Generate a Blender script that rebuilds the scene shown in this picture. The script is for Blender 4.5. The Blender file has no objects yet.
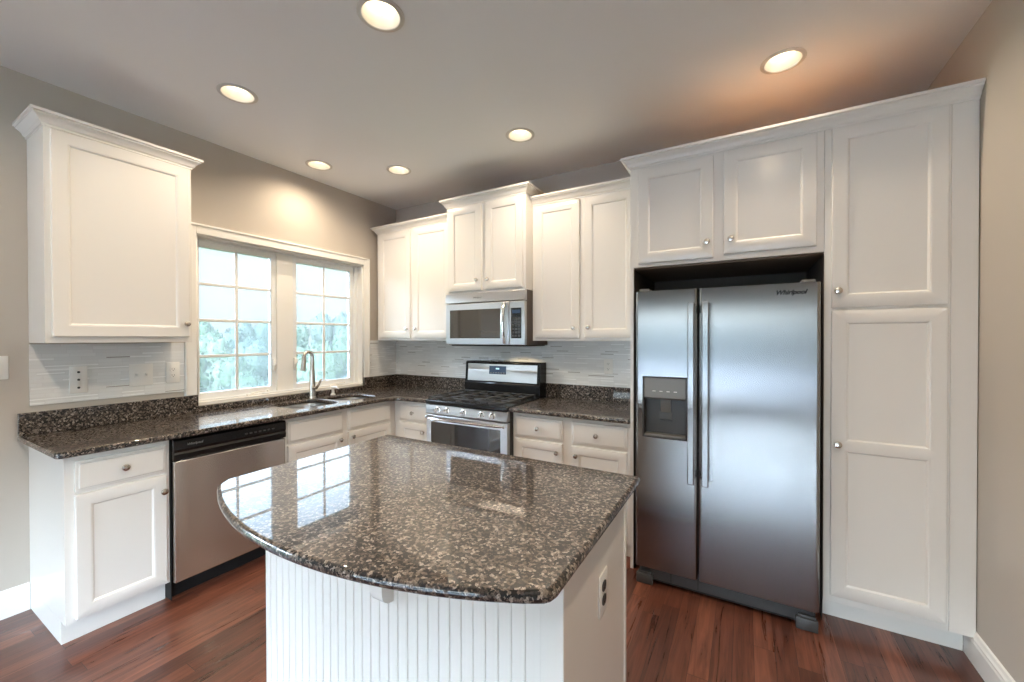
import bpy, bmesh, math, random
from mathutils import Vector, Matrix, noise
PI = math.pi
SC = bpy.context.scene
COL = SC.collection

# ------------------------------------------------------------------ camera
cd = bpy.data.cameras.new('camera'); cam = bpy.data.objects.new('camera', cd); COL.objects.link(cam)
cd.sensor_width = 36; cd.lens = 405.275 * 36 / 1024; cd.clip_start = 0.05; cd.clip_end = 500
fw = Vector((-0.49885417, 0.86665157, -0.0077181)); rt = Vector((0.8666823, 0.49885809, -0.00154574)); up = rt.cross(fw)
cam.matrix_world = Matrix(((rt.x, up.x, -fw.x, 3.28382574), (rt.y, up.y, -fw.y, -3.18765371), (rt.z, up.z, -fw.z, 1.42808235), (0, 0, 0, 1)))
SC.camera = cam

# ------------------------------------------------------------------ exposure
SC.view_settings.view_transform = 'Standard'; SC.view_settings.look = 'None'
SC.view_settings.gamma = 1; SC.view_settings.use_curve_mapping = False
SC.view_settings.exposure = 1.63
SC.cycles.use_denoising = True
SC.cycles.max_bounces = 10; SC.cycles.diffuse_bounces = 6; SC.cycles.glossy_bounces = 5; SC.cycles.transparent_max_bounces = 12
SC.cycles.sample_clamp_indirect = 6.0
SC.cycles.caustics_reflective = False; SC.cycles.caustics_refractive = False

# ------------------------------------------------------------------ sky
CAN_W, CAN_COL = 12.5, (1.0, 0.82, 0.61)
world = bpy.data.worlds.new('sky'); SC.world = world; world.use_nodes = True
wn = world.node_tree; wn.nodes.clear()
def wnode(t, **k):
    n = wn.nodes.new(t)
    for a, b in k.items(): setattr(n, a, b)
    return n
tc = wnode('ShaderNodeTexCoord'); sx = wnode('ShaderNodeSeparateXYZ'); wn.links.new(tc.outputs['Generated'], sx.inputs[0])
rz = wnode('ShaderNodeValToRGB'); wn.links.new(sx.outputs['Z'], rz.inputs[0])          # pale haze at the horizon, bluer above
els = rz.color_ramp.elements
els[0].position = 0.0; els[0].color = (0.70, 0.78, 0.80, 1); els[1].position = 1.0; els[1].color = (0.33, 0.5, 0.95, 1)
for p_, c_ in ((0.05, (0.88, 0.94, 0.97, 1)), (0.17, (0.86, 0.94, 0.99, 1)), (0.27, (0.68, 0.82, 1.0, 1))):
    e_ = els.new(p_); e_.color = c_
rs = wnode('ShaderNodeValToRGB'); wn.links.new(sx.outputs['Z'], rs.inputs[0])           # cloud layer is brighter overhead than at the horizon
es = rs.color_ramp.elements
es[0].position = 0.045; es[0].color = (0.21, 0.21, 0.21, 1); es[1].position = 0.45; es[1].color = (1, 1, 1, 1)
for p_, v_ in ((0.060, 0.22), (0.175, 0.25), (0.27, 1.9)): e_ = es.new(p_); e_.color = (v_, v_, v_, 1)
ry = wnode('ShaderNodeMapRange'); wn.links.new(sx.outputs['Y'], ry.inputs['Value'])      # sun side of the sky lies behind the house
ry.inputs['From Min'].default_value = -0.7; ry.inputs['From Max'].default_value = 0.1
ry.inputs['To Min'].default_value = 12.0; ry.inputs['To Max'].default_value = 1.4
mu = wnode('ShaderNodeMath', operation='MULTIPLY'); wn.links.new(rs.outputs[0], mu.inputs[0]); wn.links.new(ry.outputs[0], mu.inputs[1])
bg = wnode('ShaderNodeBackground'); wn.links.new(rz.outputs[0], bg.inputs['Color']); wn.links.new(mu.outputs[0], bg.inputs['Strength'])
wo = wnode('ShaderNodeOutputWorld'); wn.links.new(bg.outputs[0], wo.inputs[0])
sun = bpy.data.lights.new('sun', 'SUN'); sun.energy = 3.0; sun.angle = math.radians(1.5); sun.color = (1.0, 0.96, 0.9)
so = bpy.data.objects.new('sun', sun); COL.objects.link(so); so.rotation_euler = Vector((0.25, -0.5, 1.0)).to_track_quat('Z', 'Y').to_euler()
def portal(loc, rot, sx_, sy_):
    l = bpy.data.lights.new('window_portal', 'AREA'); l.shape = 'RECTANGLE'; l.size = sx_; l.size_y = sy_; l.cycles.is_portal = True
    o = bpy.data.objects.new('window_portal', l); COL.objects.link(o); o.location = loc; o.rotation_euler = rot
portal((-0.13, -1.145, 1.56), (0, -PI/2, 0), 1.2, 1.45)
portal((2.05, -7.32, 1.25), (PI/2, 0, 0), 3.5, 2.3)
portal((4.29, -4.95, 1.10), (0, PI/2, 0), 2.0, 2.1)
portal((-0.13, -4.15, 1.10), (0, -PI/2, 0), 2.0, 1.6)

# ------------------------------------------------------------------ materials
def mat(name, col=(0.8, 0.8, 0.8), rough=0.5, metal=0.0, spec=0.5, coat=0.0, coat_r=0.05, emis=None, estr=0.0, aniso=0.0, bump=None):
    m = bpy.data.materials.new(name); m.use_nodes = True
    b = m.node_tree.nodes['Principled BSDF']
    b.inputs['Base Color'].default_value = (*col, 1); b.inputs['Roughness'].default_value = rough; b.inputs['Metallic'].default_value = metal
    b.inputs['Specular IOR Level'].default_value = spec; b.inputs['Coat Weight'].default_value = coat; b.inputs['Coat Roughness'].default_value = coat_r
    b.inputs['Anisotropic'].default_value = aniso
    if emis: b.inputs['Emission Color'].default_value = (*emis, 1); b.inputs['Emission Strength'].default_value = estr
    if bump:                                                # (scale, strength): faint paint texture
        n = NT(m); tx = n('ShaderNodeTexNoise'); tx.inputs['Scale'].default_value = bump[0]; tx.inputs['Detail'].default_value = 3
        n.link(n.coord('Object'), tx.inputs['Vector'])
        bp = n('ShaderNodeBump'); bp.inputs['Strength'].default_value = bump[1]; bp.inputs['Distance'].default_value = 0.002
        n.link(tx.outputs['Fac'], bp.inputs['Height']); n.link(bp.outputs[0], b.inputs['Normal'])
    return m
class NT:
    def __init__(s, m): s.t = m.node_tree; s.b = s.t.nodes.get('Principled BSDF')
    def __call__(s, t, **k):
        n = s.t.nodes.new(t)
        for a, b in k.items(): setattr(n, a, b)
        return n
    def link(s, a, b): s.t.links.new(a, b)
    def coord(s, k='Object'): return s('ShaderNodeTexCoord').outputs[k]
    def math(s, op, a, b=None):
        n = s('ShaderNodeMath', operation=op)
        for i, v in enumerate((a, b)):
            if v is None: continue
            if isinstance(v, (int, float)): n.inputs[i].default_value = v
            else: s.link(v, n.inputs[i])
        return n.outputs[0]
    def mix(s, f, a, b):
        n = s('ShaderNodeMix', data_type='RGBA')
        for v, i in ((f, 0), (a, 6), (b, 7)):
            if isinstance(v, (int, float)): n.inputs[i].default_value = v
            elif isinstance(v, tuple): n.inputs[i].default_value = (*v, 1)
            else: s.link(v, n.inputs[i])
        return n.outputs[2]
    def ramp(s, f, stops, interp='LINEAR'):
        n = s('ShaderNodeValToRGB'); r = n.color_ramp; r.interpolation = interp
        r.elements[0].position = stops[0][0]; r.elements[0].color = (*stops[0][1], 1); r.elements[1].position = stops[-1][0]; r.elements[1].color = (*stops[-1][1], 1)
        for p, c in stops[1:-1]: e = r.elements.new(p); e.color = (*c, 1)
        s.link(f, n.inputs[0]); return n.outputs[0]

WHITE = mat('cabinet_white', (0.82, 0.80, 0.765), 0.22, spec=0.5)
TRIMW = mat('trim_white', (0.84, 0.83, 0.80), 0.3)
VINYL = mat('window_vinyl', (0.80, 0.82, 0.83), 0.35)
WALLM = mat('wall_taupe', (0.515, 0.468, 0.416), 0.75, spec=0.25, bump=(260, 0.15))
CEIL = mat('ceiling_paint', (0.83, 0.835, 0.83), 0.85, spec=0.2, bump=(300, 0.1))
WOODTOP = mat('raw_plywood', (0.30, 0.155, 0.065), 0.6)
BLACK = mat('black_plastic', (0.008, 0.008, 0.009), 0.25, spec=0.35)
BLACKM = mat('black_matte', (0.009, 0.009, 0.0095), 0.6, spec=0.3)
GLASSB = mat('black_glass', (0.03, 0.033, 0.035), 0.04, spec=0.8, coat=1.0)
DGREY = mat('dark_grey_plastic', (0.055, 0.056, 0.058), 0.4)
MGREY = mat('mid_grey_plastic', (0.20, 0.20, 0.195), 0.35)
NICKEL = mat('brushed_nickel', (0.62, 0.58, 0.53), 0.27, metal=1.0)
CHROME = mat('polished_chrome', (0.8, 0.8, 0.8), 0.12, metal=1.0)
PLATE = mat('plate_white', (0.80, 0.79, 0.76), 0.35)
SLOT = mat('slot_dark', (0.03, 0.03, 0.03), 0.5)
CASTIRON = mat('cast_iron', (0.035, 0.035, 0.037), 0.5)
DISPLAY = mat('display_glass', (0.03, 0.04, 0.06), 0.1, emis=(0.15, 0.3, 0.55), estr=0.05)
DIGIT = mat('display_digits', (0.1, 0.2, 0.3), 0.3, emis=(0.5, 0.8, 1.0), estr=0.5)
LAMP = mat('lamp_lens', (1, 0.95, 0.85), 0.4, emis=(1.0, 0.84, 0.58), estr=1.15)
BAFFLE = mat('lamp_baffle', (0.85, 0.83, 0.78), 0.5)
BRONZE = mat('lamp_ring', (0.62, 0.60, 0.56), 0.45)

def steel(name, col, rough, rot, var=0.06):
    m = mat(name, col, rough, metal=1.0, aniso=0.97); n = NT(m); n.b.inputs['Anisotropic Rotation'].default_value = rot
    tg = n('ShaderNodeTangent', direction_type='RADIAL', axis='Z'); n.link(tg.outputs[0], n.b.inputs['Tangent'])
    mp = n('ShaderNodeMapping'); n.link(n.coord('Object'), mp.inputs[0]); mp.inputs['Scale'].default_value = (260, 260, 3) if rot == 0 else (3, 3, 260)
    tx = n('ShaderNodeTexNoise'); tx.inputs['Scale'].default_value = 1; tx.inputs['Detail'].default_value = 2; n.link(mp.outputs[0], tx.inputs['Vector'])
    n.link(n.math('ADD', n.math('MULTIPLY', tx.outputs['Fac'], var), rough - var/2), n.b.inputs['Roughness'])
    return m
STEEL = steel('stainless_steel_vertical_grain', (0.31, 0.31, 0.31), 0.24, 0.0)
STEELR = steel('stainless_steel_range', (0.60, 0.60, 0.61), 0.29, 0.0, 0.008)          # reflections smeared sideways
STEELV = steel('stainless_steel_horizontal_grain', (0.66, 0.65, 0.64), 0.25, 0.25)      # reflections smeared up and down
STEELS = mat('sink_steel', (0.6, 0.6, 0.6), 0.3, metal=1.0)

def granite_mat():
    m = mat('granite', rough=0.3, spec=0.15, coat=1.0, coat_r=0.02); n = NT(m)
    n.b.inputs['Coat IOR'].default_value = 1.52
    co = n.coord('Object')
    wob = n('ShaderNodeTexNoise'); wob.inputs['Scale'].default_value = 130; wob.inputs['Detail'].default_value = 3; n.link(co, wob.inputs['Vector'])
    vm = n('ShaderNodeVectorMath', operation='MULTIPLY_ADD'); n.link(wob.outputs['Color'], vm.inputs[0]); vm.inputs[1].default_value = (0.014, 0.014, 0.014); n.link(co, vm.inputs[2])
    v = n('ShaderNodeTexVoronoi'); v.inputs['Scale'].default_value = 150; n.link(vm.outputs[0], v.inputs['Vector'])
    sp = n('ShaderNodeSeparateColor'); n.link(v.outputs['Color'], sp.inputs[0])
    big = n('ShaderNodeTexNoise'); big.inputs['Scale'].default_value = 22; big.inputs['Detail'].default_value = 4; n.link(co, big.inputs['Vector'])
    f = n.math('ADD', n.math('MULTIPLY', sp.outputs[0], 0.80), n.math('MULTIPLY', big.outputs['Fac'], 0.24))
    c1 = n.ramp(f, [(0.0, (0.010, 0.010, 0.011)), (0.38, (0.022, 0.019, 0.018)), (0.48, (0.055, 0.043, 0.037)), (0.58, (0.115, 0.091, 0.075)), (0.71, (0.20, 0.165, 0.138)), (0.84, (0.37, 0.325, 0.285))], 'CONSTANT')
    fine = n('ShaderNodeTexNoise'); fine.inputs['Scale'].default_value = 420; fine.inputs['Detail'].default_value = 2; n.link(co, fine.inputs['Vector'])
    k = n.ramp(fine.outputs['Fac'], [(0.3, (0.45, 0.45, 0.46)), (0.7, (1.25, 1.22, 1.2))])
    mx = n('ShaderNodeMix', data_type='RGBA', blend_type='MULTIPLY'); mx.inputs[0].default_value = 1; n.link(c1, mx.inputs[6]); n.link(k, mx.inputs[7])
    n.link(mx.outputs[2], n.b.inputs['Base Color'])
    return m
GRANITE = granite_mat()

def floor_mat():
    m = mat('cherry_hardwood', rough=0.28, spec=0.5, coat=0.35, coat_r=0.12); n = NT(m)
    co = n.coord('Object'); s = n('ShaderNodeSeparateXYZ'); n.link(co, s.inputs[0])
    PW, PL = 0.083, 0.95
    col = n.math('FLOOR', n.math('DIVIDE', s.outputs['X'], PW)); fx = n.math('FRACT', n.math('DIVIDE', s.outputs['X'], PW))
    w1 = n('ShaderNodeTexWhiteNoise', noise_dimensions='1D'); n.link(col, w1.inputs['W'])
    yy = n.math('ADD', n.math('DIVIDE', s.outputs['Y'], PL), n.math('MULTIPLY', w1.outputs['Value'], 7.3))
    row = n.math('FLOOR', yy); fy = n.math('FRACT', yy)
    cb = n('ShaderNodeCombineXYZ'); n.link(col, cb.inputs[0]); n.link(row, cb.inputs[1])
    w2 = n('ShaderNodeTexWhiteNoise', noise_dimensions='2D'); n.link(cb.outputs[0], w2.inputs['Vector'])
    base = n.ramp(w2.outputs['Value'], [(0.0, (0.070, 0.0215, 0.0130)), (0.5, (0.120, 0.0390, 0.0225)), (1.0, (0.185, 0.065, 0.038))])
    # grain: stretched noise, shifted per board
    off = n('ShaderNodeVectorMath', operation='MULTIPLY_ADD'); n.link(w2.outputs['Color'], off.inputs[0]); off.inputs[1].default_value = (9, 9, 9); n.link(co, off.inputs[2])
    mp = n('ShaderNodeMapping'); mp.inputs['Scale'].default_value = (34, 2.2, 1); n.link(off.outputs[0], mp.inputs[0])
    g = n('ShaderNodeTexNoise'); g.inputs['Scale'].default_value = 1; g.inputs['Detail'].default_value = 5; g.inputs['Roughness'].default_value = 0.62; g.inputs['Distortion'].default_value = 1.2; n.link(mp.outputs[0], g.inputs['Vector'])
    k = n.ramp(g.outputs['Fac'], [(0.30, (0.42, 0.40, 0.40)), (0.5, (1, 1, 1)), (0.72, (1.6, 1.7, 1.7))])
    mx = n('ShaderNodeMix', data_type='RGBA', blend_type='MULTIPLY'); mx.inputs[0].default_value = 1; n.link(base, mx.inputs[6]); n.link(k, mx.inputs[7])
    gap = n.math('MAXIMUM', n.math('LESS_THAN', fx, 0.018), n.math('LESS_THAN', fy, 0.0022))
    c = n.mix(gap, mx.outputs[2], (0.012, 0.005, 0.004))
    n.link(c, n.b.inputs['Base Color'])
    n.link(n.math('ADD', n.math('MULTIPLY', g.outputs['Fac'], 0.2), 0.2), n.b.inputs['Roughness'])
    bp = n('ShaderNodeBump'); bp.inputs['Strength'].default_value = 0.25; bp.inputs['Distance'].default_value = 0.001
    n.link(n.math('SUBTRACT', g.outputs['Fac'], gap), bp.inputs['Height']); n.link(bp.outputs[0], n.b.inputs['Normal'])
    return m
FLOORM = floor_mat()

def tile_mat(axis, dark):
    m = mat('linear_mosaic_tile', rough=0.18, spec=0.5); n = NT(m)
    co = n.coord('Object'); s = n('ShaderNodeSeparateXYZ'); n.link(co, s.inputs[0])
    zz = n.math('DIVIDE', s.outputs['Z'], 0.0195); row = n.math('FLOOR', zz); fz = n.math('FRACT', zz)
    w1 = n('ShaderNodeTexWhiteNoise', noise_dimensions='1D'); n.link(row, w1.inputs['W'])
    uu = n.math('ADD', n.math('DIVIDE', s.outputs[axis], 0.105), n.math('MULTIPLY', w1.outputs['Value'], 5.7)); cell = n.math('FLOOR', uu); fu = n.math('FRACT', uu)
    cb = n('ShaderNodeCombineXYZ'); n.link(cell, cb.inputs[0]); n.link(row, cb.inputs[1])
    w2 = n('ShaderNodeTexWhiteNoise', noise_dimensions='2D'); n.link(cb.outputs[0], w2.inputs['Vector']); sc = n('ShaderNodeSeparateColor'); n.link(w2.outputs['Color'], sc.inputs[0])
    base = n.ramp(sc.outputs[0], [(0.0, (0.70, 0.71, 0.705)), (1.0, (0.77, 0.78, 0.775))])
    grout = n.math('MAXIMUM', n.math('LESS_THAN', fz, 0.06), n.math('LESS_THAN', fu, 0.012))
    base = n.mix(grout, base, (0.66, 0.66, 0.65))
    strip = n.math('MULTIPLY', n.math('LESS_THAN', n.math('ABSOLUTE', n.math('SUBTRACT', fz, 0.5)), 0.12), n.math('GREATER_THAN', sc.outputs[1], 0.74))
    scol = n.ramp(sc.outputs[2], [(0.0, (0.30, 0.28, 0.26)), (dark, (0.92, 0.93, 0.93)), (1.0, (0.95, 0.95, 0.95))], 'CONSTANT')
    n.link(n.mix(strip, base, scol), n.b.inputs['Base Color'])
    n.link(n.math('SUBTRACT', 0.2, n.math('MULTIPLY', strip, 0.15)), n.b.inputs['Roughness'])
    bp = n('ShaderNodeBump'); bp.inputs['Strength'].default_value = 0.3; bp.inputs['Distance'].default_value = 0.0008
    n.link(n.math('SUBTRACT', sc.outputs[0], n.math('MULTIPLY', grout, 0.8)), bp.inputs['Height']); n.link(bp.outputs[0], n.b.inputs['Normal'])
    return m
TILEX, TILEY = tile_mat('X', 0.33), tile_mat('Y', 0.10)

def pane_mat():
    m = bpy.data.materials.new('window_glass'); m.use_nodes = True; n = NT(m); t = m.node_tree; t.nodes.clear()
    tr = n('ShaderNodeBsdfTransparent'); tr.inputs[0].default_value = (0.93, 0.96, 0.955, 1)
    tl = n('ShaderNodeBsdfTranslucent'); tl.inputs[0].default_value = (0.85, 0.88, 0.87, 1)           # translucent veil that puts outdoor haze into the glass
    gl = n('ShaderNodeBsdfGlossy'); gl.inputs['Roughness'].default_value = 0.01
    fr = n('ShaderNodeFresnel'); fr.inputs[0].default_value = 1.45
    m1 = n('ShaderNodeMixShader'); m1.inputs[0].default_value = 0.08; n.link(tr.outputs[0], m1.inputs[1]); n.link(tl.outputs[0], m1.inputs[2])
    m2 = n('ShaderNodeMixShader'); n.link(fr.outputs[0], m2.inputs[0]); n.link(m1.outputs[0], m2.inputs[1]); n.link(gl.outputs[0], m2.inputs[2])
    o = n('ShaderNodeOutputMaterial'); n.link(m2.outputs[0], o.inputs[0]); return m
PANE = pane_mat()
def leaf_mat(name, a, b):
    m = mat(name, rough=0.6, spec=0.2); n = NT(m)
    tx = n('ShaderNodeTexNoise'); tx.inputs['Scale'].default_value = 2.2; tx.inputs['Detail'].default_value = 8; tx.inputs['Roughness'].default_value = 0.75; n.link(n.coord('Object'), tx.inputs['Vector'])
    n.link(n.ramp(tx.outputs['Fac'], [(0.35, a), (0.65, b)]), n.b.inputs['Base Color']); return m
LEAF = [leaf_mat('leaves_green', (0.020, 0.040, 0.024), (0.050, 0.080, 0.040)), leaf_mat('leaves_bluegreen', (0.018, 0.034, 0.026), (0.040, 0.062, 0.044)), leaf_mat('leaves_light', (0.030, 0.052, 0.030), (0.075, 0.105, 0.058))]
BARK = mat('bark', (0.09, 0.07, 0.055), 0.9)
GRASS = leaf_mat('meadow', (0.05, 0.10, 0.03), (0.12, 0.18, 0.06))

# ------------------------------------------------------------------ mesh helpers
def add(bm, src):
    me = bpy.data.meshes.new('tmp'); src.to_mesh(me); bm.from_mesh(me); bpy.data.meshes.remove(me); src.free(); return bm
def box(bm, x0, x1, y0, y1, z0, z1, bev=0.0, seg=2):
    t = bmesh.new(); bmesh.ops.create_cube(t, size=1)
    for v in t.verts: v.co = ((x0 + x1)/2 + v.co.x*(x1 - x0), (y0 + y1)/2 + v.co.y*(y1 - y0), (z0 + z1)/2 + v.co.z*(z1 - z0))
    if bev: bmesh.ops.bevel(t, geom=t.edges[:], offset=bev, segments=seg, profile=0.5, affect='EDGES')
    return add(bm, t)
def bx(*a, **k): return box(bmesh.new(), *a, **k)
def lathe(bm, prof, seg=20, M=None):
    """prof: (radius, height) pairs; revolved round local Z then moved by M"""
    M = M or Matrix(); rings = []
    for r, z in prof:
        if r < 1e-6: rings.append([bm.verts.new(M @ Vector((0, 0, z)))])
        else: rings.append([bm.verts.new(M @ Vector((r*math.cos(2*PI*i/seg), r*math.sin(2*PI*i/seg), z))) for i in range(seg)])
    for a, b in zip(rings, rings[1:]):
        for i in range(seg):
            j = (i + 1) % seg
            if len(a) == 1 and len(b) == 1: continue
            if len(a) == 1: bm.faces.new((a[0], b[j], b[i])) if False else bm.faces.new((a[0], b[i], b[j]))
            elif len(b) == 1: bm.faces.new((a[i], a[j], b[0]))
            else: bm.faces.new((a[i], a[j], b[j], b[i]))
    return bm
def tube(bm, pts, rad, seg=12, flat=1.0):
    """swept round bar along pts; rad is a number or one radius per point; flat squashes it across"""
    pts = [Vector(p) for p in pts]; rads = rad if isinstance(rad, (list, tuple)) else [rad]*len(pts)
    rings = []; ref = None
    for i, p in enumerate(pts):
        d = (pts[min(i + 1, len(pts) - 1)] - pts[max(i - 1, 0)]).normalized()
        if ref is None: ref = Vector((1, 0, 0)) if abs(d.x) < 0.8 else Vector((0, 1, 0))
        u = (ref - d*ref.dot(d)).normalized(); w = d.cross(u); ref = u
        rings.append([bm.verts.new(p + u*rads[i]*math.cos(2*PI*k/seg) + w*rads[i]*flat*math.sin(2*PI*k/seg)) for k in range(seg)])
    for a, b in zip(rings, rings[1:]):
        for k in range(seg): bm.faces.new((a[k], a[(k + 1) % seg], b[(k + 1) % seg], b[k]))
    bm.faces.new(rings[0][::-1]); bm.faces.new(rings[-1]); return bm
def prism(bm, pts, axis, d0, d1):
    """outline pts (2D) extruded along axis x/y/z between d0 and d1"""
    def P(a, b, d): return {'x': (d, a, b), 'y': (a, d, b), 'z': (a, b, d)}[axis]
    A = [bm.verts.new(P(a, b, d0)) for a, b in pts]; B = [bm.verts.new(P(a, b, d1)) for a, b in pts]; n = len(pts)
    bm.faces.new(A[::-1]); bm.faces.new(B)
    for i in range(n): bm.faces.new((A[i], A[(i + 1) % n], B[(i + 1) % n], B[i]))
    return bm
def slab(pts, holes, z0, z1, bev=0.008, seg=3):
    """worktop slab with holes and an eased edge"""
    bm = bmesh.new(); es = []
    for loop in [pts] + holes:
        vs = [bm.verts.new((x, y, z1)) for x, y in loop]
        es += [bm.edges.new((vs[i], vs[(i + 1) % len(vs)])) for i in range(len(vs))]
    bmesh.ops.triangle_fill(bm, use_beauty=True, use_dissolve=False, edges=es)
    ret = bmesh.ops.extrude_face_region(bm, geom=bm.faces[:])
    for v in [g for g in ret['geom'] if isinstance(g, bmesh.types.BMVert)]: v.co.z = z0
    bmesh.ops.recalc_face_normals(bm, faces=bm.faces[:])
    if bev:
        rim = [e for e in bm.edges if len(e.link_faces) == 2 and e.calc_face_angle(0) > 0.9 and abs(e.verts[0].co.z - e.verts[1].co.z) < 1e-5]
        bmesh.ops.bevel(bm, geom=rim, offset=bev, segments=seg, profile=0.5, affect='EDGES')
    return bm
def rrect(x0, x1, y0, y1, r, n=6):
    out = []
    for cx, cy, a0 in ((x1 - r, y1 - r, 0), (x0 + r, y1 - r, PI/2), (x0 + r, y0 + r, PI), (x1 - r, y0 + r, 3*PI/2)):
        out += [(cx + r*math.cos(a0 + PI/2*i/n), cy + r*math.sin(a0 + PI/2*i/n)) for i in range(n + 1)]
    return out
def rings_panel(bm, x0, x1, z0, z1, rings, close=True):
    """nested rectangles: rings = (inset_left, right, bottom, top, y)"""
    R = []
    for l, r, b, t, y in rings:
        R.append([bm.verts.new((x0 + l, y, z0 + b)), bm.verts.new((x1 - r, y, z0 + b)), bm.verts.new((x1 - r, y, z1 - t)), bm.verts.new((x0 + l, y, z1 - t))])
    for a, b in zip(R, R[1:]):
        for i in range(4): bm.faces.new((a[i], a[(i + 1) % 4], b[(i + 1) % 4], b[i]))
    if close: bm.faces.new(R[-1])
    bm.faces.new(R[0][::-1]); return bm
def u_(i, y): return (i, i, i, i, y)

def O(name, bm, m, parent=None, loc=(0, 0, 0), smooth=30, flat_top=False):
    me = bpy.data.meshes.new(name); bmesh.ops.recalc_face_normals(bm, faces=bm.faces[:]); bm.to_mesh(me); bm.free()
    for mm in (m if isinstance(m, list) else [m]): me.materials.append(mm)
    if smooth:
        me.polygons.foreach_set('use_smooth', [True]*len(me.polygons)); me.set_sharp_from_angle(angle=math.radians(smooth))
        if smooth == 30:                                    # broad faces stay truly flat so they mirror straight
            for p_ in me.polygons:
                if p_.area > 0.02 or (flat_top and abs(p_.normal.z) > 0.9999): p_.use_smooth = False
    o = bpy.data.objects.new(name, me); COL.objects.link(o); o.location = loc
    if parent: o.parent = parent
    return o
def same(name, src, parent, loc, rot=None):
    o = bpy.data.objects.new(name, src.data); COL.objects.link(o); o.location = loc; o.parent = parent
    if rot: o.rotation_euler = rot
    return o
def row(name, bm, m, parent, locs):
    f = O(name, bm, m, parent, locs[0])
    for l_ in locs[1:]: same(name, f, parent, l_)
def tag(o, label, cat, group=None, kind=None):
    o['label'] = label; o['category'] = cat
    if group: o['group'] = group
    if kind: o['kind'] = kind
    return o
def thing(name, label, cat, loc=(0, 0, 0), rot=0.0, group=None):
    o = bpy.data.objects.new(name, None); COL.objects.link(o); o.location = loc; o.rotation_euler = (0, 0, rot); o.empty_display_size = 0.1
    return tag(o, label, cat, group)
def struct(name, bm, m, parent=None, smooth=30):
    o = O(name, bm, m, parent, smooth=smooth)
    if not parent: o['kind'] = 'structure'
    return o
def text_bm(s, size, depth, shear=0.0, M=None, bold=0.0):
    c = bpy.data.curves.new('t', 'FONT'); c.body = s; c.size = size; c.extrude = depth; c.shear = shear; c.align_x = 'CENTER'; c.offset = bold; c.resolution_u = 4
    o = bpy.data.objects.new('t', c); COL.objects.link(o); dg = bpy.context.evaluated_depsgraph_get()
    me = bpy.data.meshes.new_from_object(o.evaluated_get(dg)); bm = bmesh.new(); bm.from_mesh(me)
    bpy.data.objects.remove(o); bpy.data.curves.remove(c); bpy.data.meshes.remove(me)
    if M: bmesh.ops.transform(bm, matrix=M, verts=bm.verts[:])
    return bm
FRONT = Matrix.Rotation(PI/2, 4, 'X')           # local Z turned to face -Y
LEFT90 = PI/2                                   # things on the left wall: their front (-Y) turned to +X

# ------------------------------------------------------------------ setting
W, H, YB = 4.163, 2.816, -7.3
struct('floor', bx(-0.15, W + 0.15, YB - 0.15, 0.15, -0.12, 0.0), FLOORM)
CANS = [(1.925, -1.951), (0.785, -1.961), (0.320, -1.134), (0.802, -0.744), (1.945, -0.747), (3.444, -0.735), (3.444, -1.951), (0.785, -3.160), (1.925, -3.160), (3.444, -3.160)]  # the list ends with unseen lights added as fill
struct('ceiling', slab([(-0.15, YB - 0.15), (W + 0.15, YB - 0.15), (W + 0.15, 0.15), (-0.15, 0.15)], [[(x + 0.0805*math.cos(2*PI*i/32), y - 0.0805*math.sin(2*PI*i/32)) for i in range(32)] for x, y in CANS], H, H + 0.12, 0), CEIL, smooth=0)
OY0, OY1, OZ0, OZ1 = -1.852, -0.440, 0.962, 2.150         # window opening in the left wall
b = bmesh.new()
GY0, GY1, GZ0, GZ1 = -4.95, -3.35, 0.06, 2.12
box(b, -0.15, 0, YB, GY0, 0, H); box(b, -0.15, 0, GY0, GY1, GZ1, H); box(b, -0.15, 0, GY0, GY1, 0, GZ0); box(b, -0.15, 0, GY1, OY0, 0, H); box(b, -0.15, 0, OY1, 0.15, 0, H); box(b, -0.15, 0, OY0, OY1, 0, OZ0); box(b, -0.15, 0, OY0, OY1, OZ1, H)
struct('wall_left', b, WALLM)
struct('wall_back', bx(0, W, 0, 0.15, 0, H), WALLM)
HY0, HY1, HZ0, HZ1 = -6.0, -3.9, 0.06, 2.12              # glazed opening added out of view to let in more daylight
b = bmesh.new(); box(b, W, W + 0.15, YB, HY0, 0, H); box(b, W, W + 0.15, HY1, 0.15, 0, H); box(b, W, W + 0.15, HY0, HY1, 0, HZ0); box(b, W, W + 0.15, HY0, HY1, HZ1, H)
struct('wall_right', b, WALLM)
b = bmesh.new()                                          # wall behind the camera, with a wide glazed opening
RX0, RX1, RZ0, RZ1 = 0.25, 3.9, 0.10, 2.06
box(b, 0, RX0, YB - 0.15, YB, 0, H); box(b, RX1, W, YB - 0.15, YB, 0, H); box(b, RX0, RX1, YB - 0.15, YB, 0, RZ0); box(b, RX0, RX1, YB - 0.15, YB, RZ1, H)
struct('wall_front', b, WALLM)
BBP = [(0, 0), (0.016, 0), (0.016, 0.095), (0.0135, 0.105), (0.0135, 0.112), (0.009, 0.122), (0.006, 0.135), (0, 0.14)]
struct('baseboard_left', prism(bmesh.new(), BBP, 'y', YB, -2.612), TRIMW)
b = bmesh.new(); prism(b, [(W - a, z) for a, z in BBP], 'y', HY1, -0.575); struct('baseboard_right', b, TRIMW)

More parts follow.
